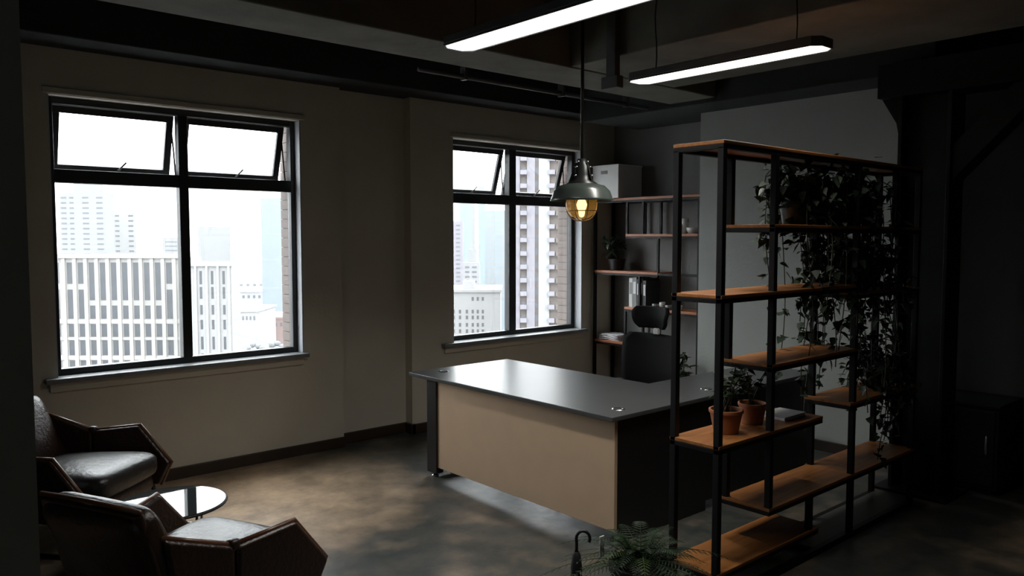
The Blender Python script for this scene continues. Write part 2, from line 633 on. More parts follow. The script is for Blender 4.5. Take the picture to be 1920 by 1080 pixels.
# ------------------------------------------------------------------ pendant lamp
LX, LY = 3.645, 3.475
m_enamel = mat('green_grey_enamel', (0.05, 0.062, 0.056), .28, var=.1, scale=15)
m_enamelin = mat('pale_enamel_inside', (.30, .30, .27), .4)
m_iron = mat('cast_iron', (.045, .047, .047), .38, var=.2, metal=.6)
m_cage = mat('brass_cage_wire', (.50, .36, .20), .3, 1)
m_bulb = mat('glowing_bulb', (1, .7, .35), .3, emit=(1.0, .83, .52), strength=3.0)
m_fil = mat('glowing_filament', (1, .8, .5), .3, emit=(1.0, .74, .35), strength=30)
m_globe = glass_mat('amber_lamp_glass', (1.0, .80, .50), 1.35, .03)
# the amber glass is slightly milky and takes light from the bulb
_nt = m_globe.node_tree
_tl = _nt.nodes.new('ShaderNodeBsdfTranslucent')
_tl.inputs['Color'].default_value = (.95, .55, .16, 1)
_mx = _nt.nodes.new('ShaderNodeMixShader')
_mx.inputs[0].default_value = .22
_out = _nt.nodes['Material Output']
_nt.links.new(_out.inputs[0].links[0].from_socket, _mx.inputs[1])
_nt.links.new(_tl.outputs[0], _mx.inputs[2])
_nt.links.new(_mx.outputs[0], _out.inputs[0])
p = thing('pendant_lamp', (LX, LY, 1.85), 'grey-green enamel industrial pendant lamp with caged amber bulb over the desk', 'lamp')


def lz(y):
    return pixel_height(y, 4.97)


zr, zt = lz(376), lz(345)
shade = MB().lathe([(.070, zt + .005), (.10, zt), (.145, zt - .012), (.178, zt - .045), (.195, zr + .012), (.200, zr), (.197, zr - .003), (.190, zr + .008),
                    (.172, zt - .05), (.14, zt - .02), (.10, zt - .008), (.06, zt - .006)], (LX, LY, 0), 48)
part('shade', shade, m_enamel, p, smooth=True)
part('neck', MB().lathe([(.001, lz(297)), (.028, lz(298)), (.034, lz(306)), (.050, lz(312)), (.056, lz(328)), (.064, lz(338)), (.098, lz(344)), (.10, lz(349))], (LX, LY, 0), 32), m_iron, p, smooth=True)
for a in range(3):
    an = R(35 + a * 120)
    cx, cy = LX + .062 * math.cos(an), LY + .062 * math.sin(an)
    part('bracket', MB().prism([(cx, cy, lz(343)), (LX + .088 * math.cos(an), LY + .088 * math.sin(an), lz(343)), (LX + .045 * math.cos(an), LY + .045 * math.sin(an), lz(306)), (LX + .03 * math.cos(an), LY + .03 * math.sin(an), lz(306))],
         (.008 * math.sin(an), -.008 * math.cos(an), 0)), m_iron, p)
    for k, zz in enumerate((lz(304), lz(314), lz(330))):
        rr = (.036, .052, .062)[k]
        part('bolt', MB().lathe([(.001, zz + .008), (.008, zz + .006), (.009, zz - .004), (.001, zz - .007)], (LX + rr * math.cos(an + .5), LY + rr * math.sin(an + .5), 0), 8), m_chrome, p, smooth=True)
part('stem', MB().tube([(LX, LY, lz(298)), (LX, LY, ZC)], .011, 10), m_iron, p, smooth=True)
part('ceiling_rose', MB().lathe([(.02, ZC - .05), (.05, ZC - .035), (.055, ZC - .001)], (LX, LY, 0), 24), m_iron, p, smooth=True)
gz0, gz1 = lz(414), zr + .005
gp = []
for i in range(13):
    a = i / 12 * math.pi / 2
    gp.append((max(.001, .098 * math.sin(a) ** .8), gz0 + .012 + (.095) * (1 - math.cos(a))))
gp += [(.098, gz1 + .01)]
globe = part('globe', MB().lathe(gp, (LX, LY, 0), 32), m_globe, p, smooth=True)
for k in range(4):
    a = R(20 + 45 * k)
    pts = []
    for i in range(25):
        b = -math.pi / 2 + math.pi * i / 24
        rr = .107 * (abs(math.sin(b)) ** .75) * (1 if b > 0 else -1)
        z = gz0 + .105 * (1 - math.cos(b))
        pts.append((LX + rr * math.cos(a), LY + rr * math.sin(a), z))
    pts = [(pts[0][0], pts[0][1], gz1 + .008)] + pts + [(pts[-1][0], pts[-1][1], gz1 + .008)]
    part('cage_wire', MB().tube(pts, .0035, 6), m_cage, p, smooth=True)
zz = gz0 + .062
part('cage_ring', MB().tube([(LX + .099 * math.cos(i * math.pi / 16), LY + .099 * math.sin(i * math.pi / 16), zz) for i in range(32)], .0035, 6, True), m_cage, p, smooth=True)
part('socket', MB().lathe([(.001, gz1 + .05), (.022, gz1 + .05), (.022, gz1 - .005), (.001, gz1 - .006)], (LX, LY, 0), 16), m_iron, p, smooth=True)
bz = gz0 + .022
bulb = part('bulb', MB().lathe([(.001, bz), (.014, bz + .005), (.019, bz + .02), (.021, bz + .04), (.030, bz + .062), (.034, bz + .080), (.026, bz + .104), (.014, bz + .12)], (LX, LY, 0), 20), m_bulb, p, smooth=True)
part('filament', MB().tube([(LX, LY, bz + .012), (LX + .012, LY - .012, bz + .07), (LX, LY, bz + .03), (LX - .012, LY + .012, bz + .07), (LX, LY, bz + .012)], .0035, 6), m_fil, bulb, smooth=True)

# ------------------------------------------------------------------ desk
m_top = mat('slate_laminate', (.060, .064, .066), .30, var=.12, scale=4)
m_panel = mat('beige_laminate', (.52, .37, .25), .45, var=.05, scale=8)
m_black = mat('black_laminate', (.012, .012, .013), .4)
d = thing('desk', (3.75, 3.9, 0), 'L-shaped executive desk with slate grey top and beige front panel', 'desk')
x0, x1, yn, yf, xe, yr = 3.305, 4.285, 2.905, 4.93, 5.60, 3.44
top = [(x0, yn, .725), (xe, yn, .725), (xe, yr, .725), (x1, yr, .725), (x1, yf, .725), (x0, yf, .725)]
part('worktop', MB().prism(top, (0, 0, .028)), m_top, d, bevel=.004)
part('front_panel', B(3.36, 3.385, 2.935, 4.64, .075, .725), m_panel, d, bevel=.002, label='beige front panel')
lg = part('leg', B(3.345, 3.41, 4.64, 4.755, .03, .725), m_black, d, bevel=.003)
part('foot', MB().lathe([(.03, 0), (.03, .012), (.012, .016), (.012, .03)], (3.377, 4.70, 0), 14, True, True), m_chrome, lg, smooth=True)
lg = part('leg', B(4.14, 4.20, 4.64, 4.755, .03, .725), m_black, d, bevel=.003)
part('foot', MB().lathe([(.03, 0), (.03, .012), (.012, .016), (.012, .03)], (4.17, 4.70, 0), 14, True, True), m_chrome, lg, smooth=True)
part('leg_rail', B(3.41, 4.14, 4.67, 4.72, .05, .12), m_black, d, bevel=.003)
part('side_panel', B(3.386, 4.25, 2.935, 2.975, 0, .725), m_black, d, bevel=.002)
part('return_panel', B(4.25, 5.57, 2.94, 2.965, .06, .725), m_black, d, bevel=.002)
part('end_panel', B(5.54, 5.575, 2.965, 3.41, 0, .725), m_black, d, bevel=.002)
part('under_beam', B(3.45, 4.2, 2.98, 4.64, .62, .725), m_black, d, bevel=.002)
ped = part('pedestal', B(4.95, 5.5, 3.0, 3.40, .02, .70), m_black, d, bevel=.003)
for k in range(3):
    dr = part('drawer', B(4.97, 5.48, 3.40, 3.418, .06 + k * .21, .25 + k * .21), m_black, ped, bevel=.002)


def grommet(x, y, m):
    part('grommet', MB().lathe([(.018, .7535), (.026, .757), (.036, .7575), (.040, .753)], (x, y, 0), 24).lathe([(.001, .7545), (.02, .7545)], (x, y, 0), 24), m, d, smooth=True)


grommet(3.52, 4.78, m_black)
grommet(3.50, 3.03, m_chrome)
grommet(4.42, 3.06, m_chrome)

# ------------------------------------------------------------------ leather armchairs
m_leather = mat('dark_brown_leather', (.024, .010, .006), .34, var=.35, scale=5, bump=.18, bscale=55)
m_piping = mat('tan_leather_piping', (.11, .042, .018), .32, var=.3, scale=12)
m_leather2 = mat('black_seat_leather', (.016, .014, .014), .36, var=.2, scale=6, bump=.2, bscale=30)


def armchair(x, y, az, label):
    t = thing('leather_armchair', (x, y, 0), label, 'armchair', 'leather armchairs by the window', rz=R(90 - az))
    # seat cushion
    seat = part('seat_cushion', MB().cushion(.10, 0, .355, .70, .60, .16, .28, 28, 14, .25), m_leather2, t, world=False, smooth=True)
    seat.rotation_euler = (0, R(-3), 0)
    part('seat_base', B(-.26, .36, -.31, .31, .20, .29), m_leather, t, world=False, bevel=.03, seg=3)
    # backrest
    bk = MB().cushion(0, 0, 0, .50, .54, .13, .25, 28, 14, .3)
    o = part('backrest', bk, m_leather, t, world=False, smooth=True)
    o.location = (-.305, 0, .555)
    o.rotation_euler = (0, R(65), 0)
    o2 = part('back_shell', MB().slab([(-.425, -.262, .785), (-.425, .262, .785), (-.27, .275, .26), (-.27, -.275, .26)], .03), m_leather, t, world=False, bevel=.012, seg=3)
    part('piping', MB().tube([(-.425, -.262, .79), (-.428, 0, .797), (-.425, .262, .79)], .010, 8), m_piping, o2, world=False, smooth=True)
    for s in (-1, 1):
        A, T, V = (.217, .398 * s, .575), (.419, .40 * s, .342), (-.054, .324 * s, .552)
        bf, bm = (.36, .375 * s, .205), (-.06, .325 * s, .20)
        arm = part('armrest', MB().slab([A, T, bf, bm, V], .055), m_leather, t, world=False, bevel=.02, seg=4)
        part('piping', MB().tube([V, A, T, bf], .012, 8), m_piping, arm, world=False, smooth=True)
        Q, q = (-.345, .262 * s, .67), (-.27, .275 * s, .21)
        wg = part('wing', MB().slab([V, bm, q, Q], .05), m_leather, t, world=False, bevel=.02, seg=4)
        part('piping', MB().tube([Q, V], .012, 8), m_piping, wg, world=False, smooth=True)
        # fold knot where wing and arm meet
        part('tuck', MB().cushion(-.054, .322 * s, .553, .055, .05, .05, .7, 12, 8), m_leather, t, world=False, smooth=True)
        # sled leg
        part('leg', MB().tube([(.33, .33 * s, .22), (.36, .34 * s, .014), (-.34, .30 * s, .014), (-.24, .29 * s, .24)], .013, 8), m_steel, t, world=False, smooth=True)
    part('leg_stretcher', MB().tube([(.34, -.335, .10), (.34, .335, .10)], .011, 8), m_steel, t, world=False, smooth=True)
    return t


armchair(1.057, 5.163, 138.5, 'dark leather armchair against the wall under the large window')
armchair(1.098, 3.315, 65.8, 'dark leather armchair in the foreground seen from behind, nearest the viewer')

# ------------------------------------------------------------------ round side table
m_tglass = mat('mirror_black_glass', (.03, .035, .035), .02)
m_tglass.node_tree.nodes['Principled BSDF'].inputs['IOR'].default_value = 2.2
TX, TY, TZ, TR = 1.337, 4.217, .38, .275
t = thing('side_table', (TX, TY, 0), 'small round glass side table between the two leather armchairs', 'table')
part('glass_top', MB().lathe([(.001, TZ), (TR - .004, TZ), (TR, TZ - .003), (TR, TZ - .009), (TR - .003, TZ - .012), (.001, TZ - .012)], (TX, TY, 0), 64), m_tglass, t)
part('rim', MB().tube([(TX + (TR + .001) * math.cos(i * math.pi / 32), TY + (TR + .001) * math.sin(i * math.pi / 32), TZ - .009) for i in range(64)], .006, 6, True), m_steel, t, smooth=True)
for k in range(4):
    a = R(20 + 90 * k)
    px_, py_ = math.cos(a), math.sin(a)
    part('leg', MB().tube([(TX + .2 * px_, TY + .2 * py_, TZ - .012), (TX + .19 * px_, TY + .19 * py_, .2), (TX + .22 * px_, TY + .22 * py_, .006)], .007, 8), m_chrome, t, smooth=True)
part('lower_ring', MB().tube([(TX + .19 * math.cos(i * math.pi / 20), TY + .19 * math.sin(i * math.pi / 20), .2) for i in range(40)], .006, 6, True), m_chrome, t, smooth=True)

# ------------------------------------------------------------------ office chair
m_mesh = mat('black_mesh_fabric', (.005, .005, .006), .8, var=.2, scale=60, spec=.2)
m_plast = mat('black_plastic', (.010, .010, .011), .45)
m_grey = mat('pale_grey_plastic', (.55, .55, .55), .4)
OX, OY = 4.86, 4.02
t = thing('office_chair', (OX, OY, 0), 'black mesh office chair with headrest behind the desk', 'office chair', rz=R(176))


def curved_panel(hw, z0, z1, xoff, curve, thick, n=12, m=10, rnd=.25, taper=0.0):
    """upright curved panel facing +x, rounded corners"""
    vs_, fs_ = [], []
    for side in (0, 1):
        for j in range(m + 1):
            v = j / m
            for i in range(n + 1):
                u = -1 + 2 * i / n
                e = min(1, (1 - abs(2 * v - 1)) / rnd)
                wloc = hw * (1 - taper * (1 - v)) * (.80 + .20 * math.sin(e * math.pi / 2))
                y = u * wloc
                x = xoff + curve * u * u + .03 * math.sin(v * math.pi) - side * thick
                vs_.append((x, y, z0 + v * (z1 - z0)))
    N = (n + 1) * (m + 1)
    for j in range(m):
        for i in range(n):
            a = j * (n + 1) + i
            b, c_, d_ = a + 1, a + n + 2, a + n + 1
            fs_.append((a, b, c_, d_))
            fs_.append((N + d_, N + c_, N + b, N + a))
    ring = [i for i in range(n + 1)] + [j * (n + 1) + n for j in range(1, m + 1)] + [m * (n + 1) + i for i in range(n - 1, -1, -1)] + [j * (n + 1) for j in range(m - 1, 0, -1)]
    for k in range(len(ring)):
        a, b = ring[k], ring[(k + 1) % len(ring)]
        fs_.append((b, a, N + a, N + b))
    return MB().add(vs_, fs_)


part('headrest', curved_panel(.20, 1.03, 1.205, -.20, .05, .035, rnd=.6, taper=.22), m_mesh, t, world=False, smooth=True)
part('backrest', curved_panel(.295, .46, .985, -.20, .05, .03, rnd=.05), m_mesh, t, world=False, smooth=True)
part('headrest_bracket', MB().box(-.25, -.20, -.03, .03, .93, 1.06), m_plast, t, world=False, bevel=.01)
part('bracket_cap', MB().box(-.198, -.165, .012, .066, .985, 1.035), m_grey, t, world=False, bevel=.008, label='pale grey bracket cap')
part('spine', MB().tube([(-.24, 0, .93), (-.27, 0, .7), (-.24, 0, .5), (-.05, 0, .42)], .022, 8), m_plast, t, world=False, smooth=True)
part('seat', MB().cushion(.05, 0, .47, .50, .52, .09, .3, 24, 10, .2), m_mesh, t, world=False, smooth=True)
for s in (-1, 1):
    part('armrest', MB().tube([(-.05, .24 * s, .44), (-.03, .29 * s, .47), (-.03, .295 * s, .58)], .016, 8).box(-.10, .10, .265 * s - .03, .265 * s + .03, .575, .60), m_plast, t, world=False, smooth=False)
part('gas_lift', MB().lathe([(.045, .10), (.045, .2), (.028, .205), (.028, .44)], (0, 0, 0), 16, True, True), m_plast, t, world=False, smooth=True)
for k in range(5):
    a = R(72 * k + 10)
    ca, sa = math.cos(a), math.sin(a)
    sp = part('base_spoke', MB().tube([(.03 * ca, .03 * sa, .12), (.27 * ca, .27 * sa, .075)], [.028, .018], 8), m_plast, t, world=False, smooth=True)
    part('caster', MB().tube([(.27 * ca - .022 * sa, .27 * sa + .022 * ca, .03), (.27 * ca + .022 * sa, .27 * sa - .022 * ca, .03)], .03, 14), m_plast, sp, world=False, smooth=True)

# ------------------------------------------------------------------ bookcase against the far wall
BX0, BX1 = 6.30, 6.62
bc = thing('bookcase', (6.46, 5.16, 0), 'black steel bookcase with red-brown wooden shelves against the far wall', 'bookcase')
for y in (5.815, 4.475):
    for x in (BX0 + .015, BX1 - .015):
        part('post', B(x - .015, x + .015, y - .015, y + .015, 0, 2.15), m_steel, bc, bevel=.002)
for (ya, yb, z) in ((4.46, 5.83, 2.175), (4.46, 5.38, 1.80), (4.96, 5.83, 1.415), (4.46, 5.39, 1.045), (5.35, 5.83, .67), (4.46, 5.83, .12)):
    part('shelf_board', B(BX0, BX1, ya, yb, z - .025, z), m_woody, bc, bevel=.003)
    part('rail', B(BX0 + .003, BX0 + .025, ya + .0, yb, z - .047, z - .025), m_steel, bc)
    part('rail', B(BX1 - .025, BX1 - .003, ya + .0, yb, z - .047, z - .025), m_steel, bc)
for (y, z0, z1) in ((5.37, 1.80, 2.128), (5.16, 1.80, 2.128), (4.965, 1.415, 1.753), (5.385, .67, .998), (5.2, 1.045, 1.368)):
    for x in (BX0 + .015, BX1 - .015):
        part('divider', B(x - .011, x + .011, y - .011, y + .011, z0, z1), m_steel, bc)
part('cross_rail', B(BX0 + .004, BX0 + .026, 4.46, 4.96, 1.385, 1.41), m_steel, bc)

# ------------------------------------------------------------------ things on the bookcase
m_carton = mat('white_carton', (.62, .62, .61), .7, var=.06)
m_paper = mat('white_paper', (.72, .72, .74), .7, var=.05)
t = thing('carton', (6.44, 5.63, 2.175), 'white carton with a hand hole on top of the bookcase', 'box')
body = MB().box(6.262, 6.64, 5.45, 5.81, 2.176, 2.52)
part('body', body, m_carton, t, bevel=.004)
part('hand_hole', B(6.2585, 6.2625, 5.60, 5.69, 2.43, 2.465), m_black, t, bevel=.001)
part('lid_flap', B(6.258, 6.644, 5.446, 5.814, 2.505, 2.525), m_carton, t, bevel=.003)
books = [(.045, .30, 'white', (.60, .60, .58)), (.05, .31, 'mid grey', (.22, .22, .22)), (.03, .29, 'black', (.02, .02, .02)), (.045, .30, 'dark grey', (.06, .06, .065)),
         (.04, .28, 'charcoal', (.035, .035, .04))]
y = 5.35
for i, (th, h, nm, colr) in enumerate(books):
    y -= th + .003
    b = thing('binder', (6.42, y + th / 2, 1.045), f'{nm} binder standing in the row on the bookcase', 'binder', 'binders on the bookcase')
    mm = mat('binder_' + nm.replace(' ', '_'), colr, .5, var=.1)
    part('cover', MB().box(6.33, 6.55, y, y + .004, 1.046, 1.046 + h).box(6.33, 6.55, y + th - .004, y + th, 1.046, 1.046 + h).box(6.325, 6.332, y, y + th, 1.046, 1.046 + h), mm, b, bevel=.001)
    part('pages', B(6.335, 6.54, y + .005, y + th - .005, 1.052, 1.036 + h), m_paper, b)
    part('spine_label', B(6.3235, 6.3255, y + .008, y + th - .008, 1.046 + h * .45, 1.046 + h * .85), m_paper if i != 0 else mat('label_grey', (.2, .2, .2)), b)


def small_pot(name, x, y, z, r, h, m, label, cat, parts=True):
    t = thing(name, (x, y, z), label, cat)
    part('bowl', MB().lathe([(.001, .002), (r * .6, .0), (r * .95, h * .5), (r, h), (r * .93, h), (r * .85, h * .5), (r * .4, h * .15), (.001, h * .12)], (x, y, z), 20), m, t, smooth=True)
    part('foot_ring', MB().lathe([(r * .5, 0.0), (r * .62, 0.0), (r * .6, .012), (r * .5, .012)], (x, y, z), 20), m, t, smooth=True)
    return t


m_cer = mat('pale_glazed_ceramic', (.55, .55, .52), .2)
m_cerd = mat('grey_glazed_ceramic', (.20, .20, .20), .2)
small_pot('ceramic_bowl', 6.40, 4.60, 1.80, .075, .06, m_cer, 'pale ceramic bowl at the right end of the upper bookcase shelf', 'bowl')
small_pot('ceramic_cup', 6.38, 4.79, 1.80, .04, .10, m_cerd, 'grey ceramic cup beside the bowl on the upper bookcase shelf', 'cup')
small_pot('ceramic_cup', 6.42, 4.72, 1.80, .035, .15, m_cer, 'tall pale ceramic cup on the upper bookcase shelf', 'cup')
for i, (yy, rr, hh) in enumerate(((5.03, .04, .05), (4.95, .03, .07), (4.86, .045, .045), (4.74, .03, .05))):
    small_pot('tea_cup', 6.37, yy, 1.045, rr, hh, (m_cerd, m_cer)[i % 2],
              ('squat grey tea cup next to the binders', 'narrow pale tea cup second from the binders', 'wide grey tea cup third from the binders', 'small pale tea cup furthest from the binders')[i], 'cup')
# crumpled papers on the lower shelf
t = thing('paper_pile', (6.45, 5.62, .67), 'loose pile of white papers on the low bookcase shelf', 'papers')
for k in range(7):
    a = random.uniform(-.25, .25)
    sh = MB()
    n = 6
    vs_, fs_ = [], []
    for i in range(n + 1):
        for j in range(n + 1):
            u, v = (i / n - .5) * .21, (j / n - .5) * .297
            xx = 6.45 + u * math.cos(a) - v * math.sin(a)
            yy = 5.63 + u * math.sin(a) + v * math.cos(a) + random.uniform(-.002, .002)
            zz_ = .672 + k * .009 + .004 + .004 * math.sin(9 * v * 5 + k) * (1 if k > 1 else 0)
            vs_.append((xx, yy, zz_))
    for i in range(n):
        for j in range(n):
            q = i * (n + 1) + j
            fs_.append((q, q + n + 1, q + n + 2, q + 1))
    o = part('sheet', sh.add(vs_, fs_), m_paper, t, smooth=True)
    s = o.modifiers.new('thick', 'SOLIDIFY')
    s.thickness = .006

# ------------------------------------------------------------------ open shelving divider
SX0, SX1, SYF, SYB = 3.13, 5.36, 2.11, 2.36
sd = thing('open_shelving_divider', (4.24, 2.235, 0), 'open black steel shelving divider with staggered orange pine shelves', 'shelving')
PT = .016


def post(x, y, z0, z1):
    part('post', B(x - PT, x + PT, y - PT, y + PT, z0, z1), m_steel, sd, bevel=.002)


for x in (SX0 + PT, 4.50, SX1 - PT):
    for y in (SYF, SYB):
        post(x, y, 0, 2.172)
XM = 3.60
post(XM, SYF - .001, .38, 2.17)
post(XM, SYB, 1.824, 2.166)
post(XM, SYB, 1.119, 1.451)
post(XM, SYB, .379, .741)
post(4.02, SYF, .164, .341)
post(5.0, SYF, 1.824, 2.166)
post(5.02, SYB, .804, 1.784)


def level(x0, x1, z):
    """board flush in a black steel frame: top of board at z"""
    part('shelf_board', B(x0 - .0, x1 + .0, SYF - .018, SYB + .018, z - .014, z + .004), m_wood, sd, bevel=.003)
    y0, y1 = SYF - PT, SYB + PT
    for (a, b, c_, d_) in ((x0, x1, y0, y0 + .03), (x0, x1, y1 - .03, y1)):
        part('rail', B(a, b, c_, d_, z - .036, z - .014), m_steel, sd, bevel=.002)
    for xx in (x0, x1 - .03):
        part('rail', B(xx, xx + .03, y0 + .03, y1 - .03, z - .036, z - .014), m_steel, sd, bevel=.002)


level(SX0, SX1, 2.20)
level(XM - PT, SX1, 1.82)
level(SX0, 4.50, 1.485)
level(4.50, SX1, 1.44)
level(XM - PT, 4.52, 1.115)
level(SX0, 4.12, .775)
level(4.44, SX1, .80)
level(XM - PT, SX1, .375)
level(SX0, 4.10, .16)
part('rail', B(SX0, SX1, SYF - PT, SYF + PT, .0, .035), m_steel, sd, bevel=.002)
part('rail', B(SX0, SX1, SYB - PT, SYB + PT, .0, .035), m_steel, sd, bevel=.002)
part('base_board', B(4.10, SX1, SYF + PT, SYB - PT, .02, .035), mat('grey_base_board', (.10, .10, .095), .5), sd)

# ------------------------------------------------------------------ plants
m_leaf = mat('dark_green_leaf', (.014, .026, .012), .55, var=.4, scale=8, spec=.3)
m_leaf2 = mat('mid_green_leaf', (.026, .046, .018), .55, var=.4, scale=8, spec=.3)
m_stem = mat('brown_green_stem', (.04, .04, .02), .6)
m_soil = mat('potting_soil', (.02, .014, .010), .95, bump=.6, bscale=60)
m_terra = mat('terracotta', (.36, .13, .05), .75, var=.15)
m_potd = mat('dark_green_pot', (.015, .025, .02), .35)
m_potb = mat('black_planter', (.012, .012, .012), .5)


def leaf_mesh(kind):
    if kind == 'ivy':
        o = [(0, 0), (.28, -.42), (.42, -.12), (.95, 0), (.42, .12 + .0), (.28, .42)]
        pts = [(0, 0, 0), (.12, -.36, .04), (.42, -.30, .02), (1.0, 0, -.12), (.42, .30, .02), (.12, .36, .04), (.4, 0, -.05)]
        fs_ = [(0, 1, 6), (1, 2, 6), (2, 3, 6), (3, 4, 6), (4, 5, 6), (5, 0, 6)]
    else:
        pts = [(0, 0, 0), (.3, -.17, .05), (.65, -.15, .03), (1.0, 0, -.1), (.65, .15, .03), (.3, .17, .05), (.35, 0, 0), (.7, 0, -.02)]
        fs_ = [(0, 1, 6), (1, 2, 7, 6), (2, 3, 7), (3, 4, 7), (4, 5, 6, 7), (5, 0, 6)]
    me = bpy.data.meshes.new('leaf')
    me.from_pydata(pts, [], fs_)
    for p_ in me.polygons:
        p_.use_smooth = True
    return me


LEAF = {}
for kd in ('ivy', 'long'):
    for nm, mm in (('a', m_leaf), ('b', m_leaf2)):
        me = leaf_mesh(kd)
        me.materials.append(mm)
        LEAF[kd + nm] = me


def leaf_matrix(pos, yaw, droop, roll, size):
    return Matrix.Translation(pos) @ Matrix.Rotation(yaw, 4, 'Z') @ Matrix.Rotation(droop, 4, 'Y') @ Matrix.Rotation(roll, 4, 'X') @ Matrix.Scale(size, 4)


def add_leaf(root, me, M):
    o = bpy.data.objects.new('leaf', me)
    COL.objects.link(o)
    o.parent = root
    o.matrix_local = Matrix.Translation(-root.location) @ M
    return o


def foliage_stuff(root, name, mats_list, me_key, mat_):
    src = LEAF[me_key]
    mb_ = MB()
    for M in mats_list:
        vs_ = [M @ v.co for v in src.vertices]
        mb_.add(vs_, [tuple(p_.vertices) for p_ in src.polygons])
    o = part(name, mb_, mat_, root, smooth=True)
    o['kind'] = 'stuff'
    return o


def pot(root, x, y, z, r0, r1, h, m, saucer=False):
    pb = part('pot', MB().lathe([(.001, 0.001), (r0, 0.001), (r1, h * .86), (r1 * 1.07, h * .86), (r1 * 1.07, h), (r1 * .95, h), (r1 * .9, h * .8)], (x, y, z), 28), m, root, smooth=False, bevel=.002)
    part('soil', MB().lathe([(.001, h * .86), (r1 * .96, h * .84)], (x, y, z), 20), m_soil, root, smooth=True)
    if saucer:
        part('saucer', MB().lathe([(.001, .001), (r0 * 1.2, .001), (r0 * 1.35, .02), (r0 * 1.28, .02), (r0 * 1.1, .006)], (x, y, z), 24), m, pb)


def ivy(x, y, z, ph, label, nv, nleaf, ndense, xs, drop, pm, size=.055, seed=1, yside=.16):
    rnd = random.Random(seed)
    t = thing('trailing_ivy', (x, y, z), label, 'plant', 'trailing ivy plants on the divider')
    pot(t, x, y, z, .065, .085, ph, pm)
    z0 = z + ph
    paths = []
    for i in range(nv):
        a = rnd.uniform(0, 2 * math.pi)
        side = rnd.choice((-1, 1))
        L = drop * (.2 + .8 * rnd.random() ** 1.6)
        xe = rnd.uniform(*xs)
        rise = rnd.uniform(.02, .20)
        ye = side * rnd.uniform(.10, yside)
        pts = []
        n = 14
        zend = z0 - L
        for k in range(n + 1):
            u = k / n
            xx = x + xe * min(1, u * 2.2) ** .8 + .03 * math.sin(u * 9 + i)
            yy = y + ye * min(1, u * 2.6) + .02 * math.sin(u * 7 + i * 2)
            if u < .38:
                zz_ = z0 + rise * math.sin(u / .38 * math.pi / 1.35)
            else:
                b0 = z0 + rise * math.sin(math.pi / 1.35)
                zz_ = b0 + (zend - b0) * ((u - .38) / .62)
            pts.append(Vector((xx, yy, zz_)))
        part('vine', MB().tube(pts, .003, 5), m_stem, t, smooth=True)
        paths.append(pts)

    def sample():
        pts = rnd.choice(paths)
        u = rnd.random() ** .8 * (len(pts) - 1)
        i = min(int(u), len(pts) - 2)
        p_ = pts[i].lerp(pts[i + 1], u - i)
        return p_ + Vector((rnd.gauss(0, .022), rnd.gauss(0, .022), rnd.gauss(0, .02)))

    for i in range(nleaf):
        add_leaf(t, LEAF['ivy' + ('b' if rnd.random() < .3 else 'a')],
                 leaf_matrix(sample(), rnd.uniform(0, 6.28), rnd.uniform(-.2, 1.3), rnd.uniform(-.6, .6), size * rnd.uniform(.65, 1.15)))
    ms = []
    for i in range(ndense):
        ms.append(leaf_matrix(sample(), rnd.uniform(0, 6.28), rnd.uniform(-.2, 1.3), rnd.uniform(-.6, .6), size * rnd.uniform(.6, 1.1)))
        rr = rnd.random() ** .6
        a = rnd.uniform(0, 6.28)
        cx = x + rr * .30 * math.cos(a) + (xs[0] + xs[1]) * .3
        cy = y + rr * .15 * math.sin(a)
        cz = z0 + .05 + rnd.gauss(0, .085)
        ms.append(leaf_matrix(Vector((cx, cy, cz)), rnd.uniform(0, 6.28), rnd.uniform(-.3, 1.2), rnd.uniform(-.6, .6), size * rnd.uniform(.7, 1.2)))
    if ms:
        foliage_stuff(t, 'foliage', ms, 'ivya', m_leaf)
    return t


ivy(4.03, 2.235, 1.824, .13, 'bushy trailing ivy in a dark green pot on the upper divider shelf', 20, 280, 420, (-.12, .62), 1.0, m_potd, size=.066, seed=3)
ivy(4.80, 2.235, 1.444, .12, 'trailing ivy further along the divider, hanging below the middle shelf', 20, 280, 420, (-.40, .34), 1.0, m_potb, size=.062, seed=5)
ivy(4.62, 2.235, 1.824, .12, 'trailing ivy on the far half of the upper divider shelf', 18, 260, 380, (-.34, .38), 1.0, m_potb, size=.064, seed=9)
ivy(5.12, 2.235, .804, .12, 'dark trailing ivy on the low far shelf of the divider', 12, 150, 260, (-.32, .12), .65, m_potb, seed=11)


def bushy(name, x, y, z, label, pm, ph, r, hgt, nl, size, kind, seed, tone='a', cat='plant', r0=.05, r1=.07):
    rnd = random.Random(seed)
    t = thing(name, (x, y, z), label, cat)
    pot(t, x, y, z, r0, r1, ph, pm)
    z0 = z + ph
    tips = []
    for i in range(max(5, nl // 8)):
        a = rnd.uniform(0, 6.28)
        rr = r * rnd.uniform(.2, 1)
        tip = Vector((x + rr * math.cos(a), y + rr * math.sin(a) * .8, z0 + hgt * rnd.uniform(.35, 1)))
        mid = Vector((x + rr * .4 * math.cos(a), y + rr * .3 * math.sin(a), z0 + hgt * .45))
        b0 = Vector((x + rnd.uniform(-.02, .02), y + rnd.uniform(-.02, .02), z0 - .02))
        part('stem', MB().tube([b0, mid, tip], .003, 5), m_stem, t, smooth=True)
        tips.append((b0, mid, tip))
    for i in range(nl):
        b0, mid, tip = rnd.choice(tips)
        u = rnd.random()
        p_ = mid.lerp(tip, u) + Vector((rnd.gauss(0, .02), rnd.gauss(0, .02), rnd.gauss(0, .02)))
        add_leaf(t, LEAF[kind + ('b' if rnd.random() < .35 else tone)],
                 leaf_matrix(p_, rnd.uniform(0, 6.28), rnd.uniform(-.5, .8), rnd.uniform(-.5, .5), size * rnd.uniform(.7, 1.2)))
    return t


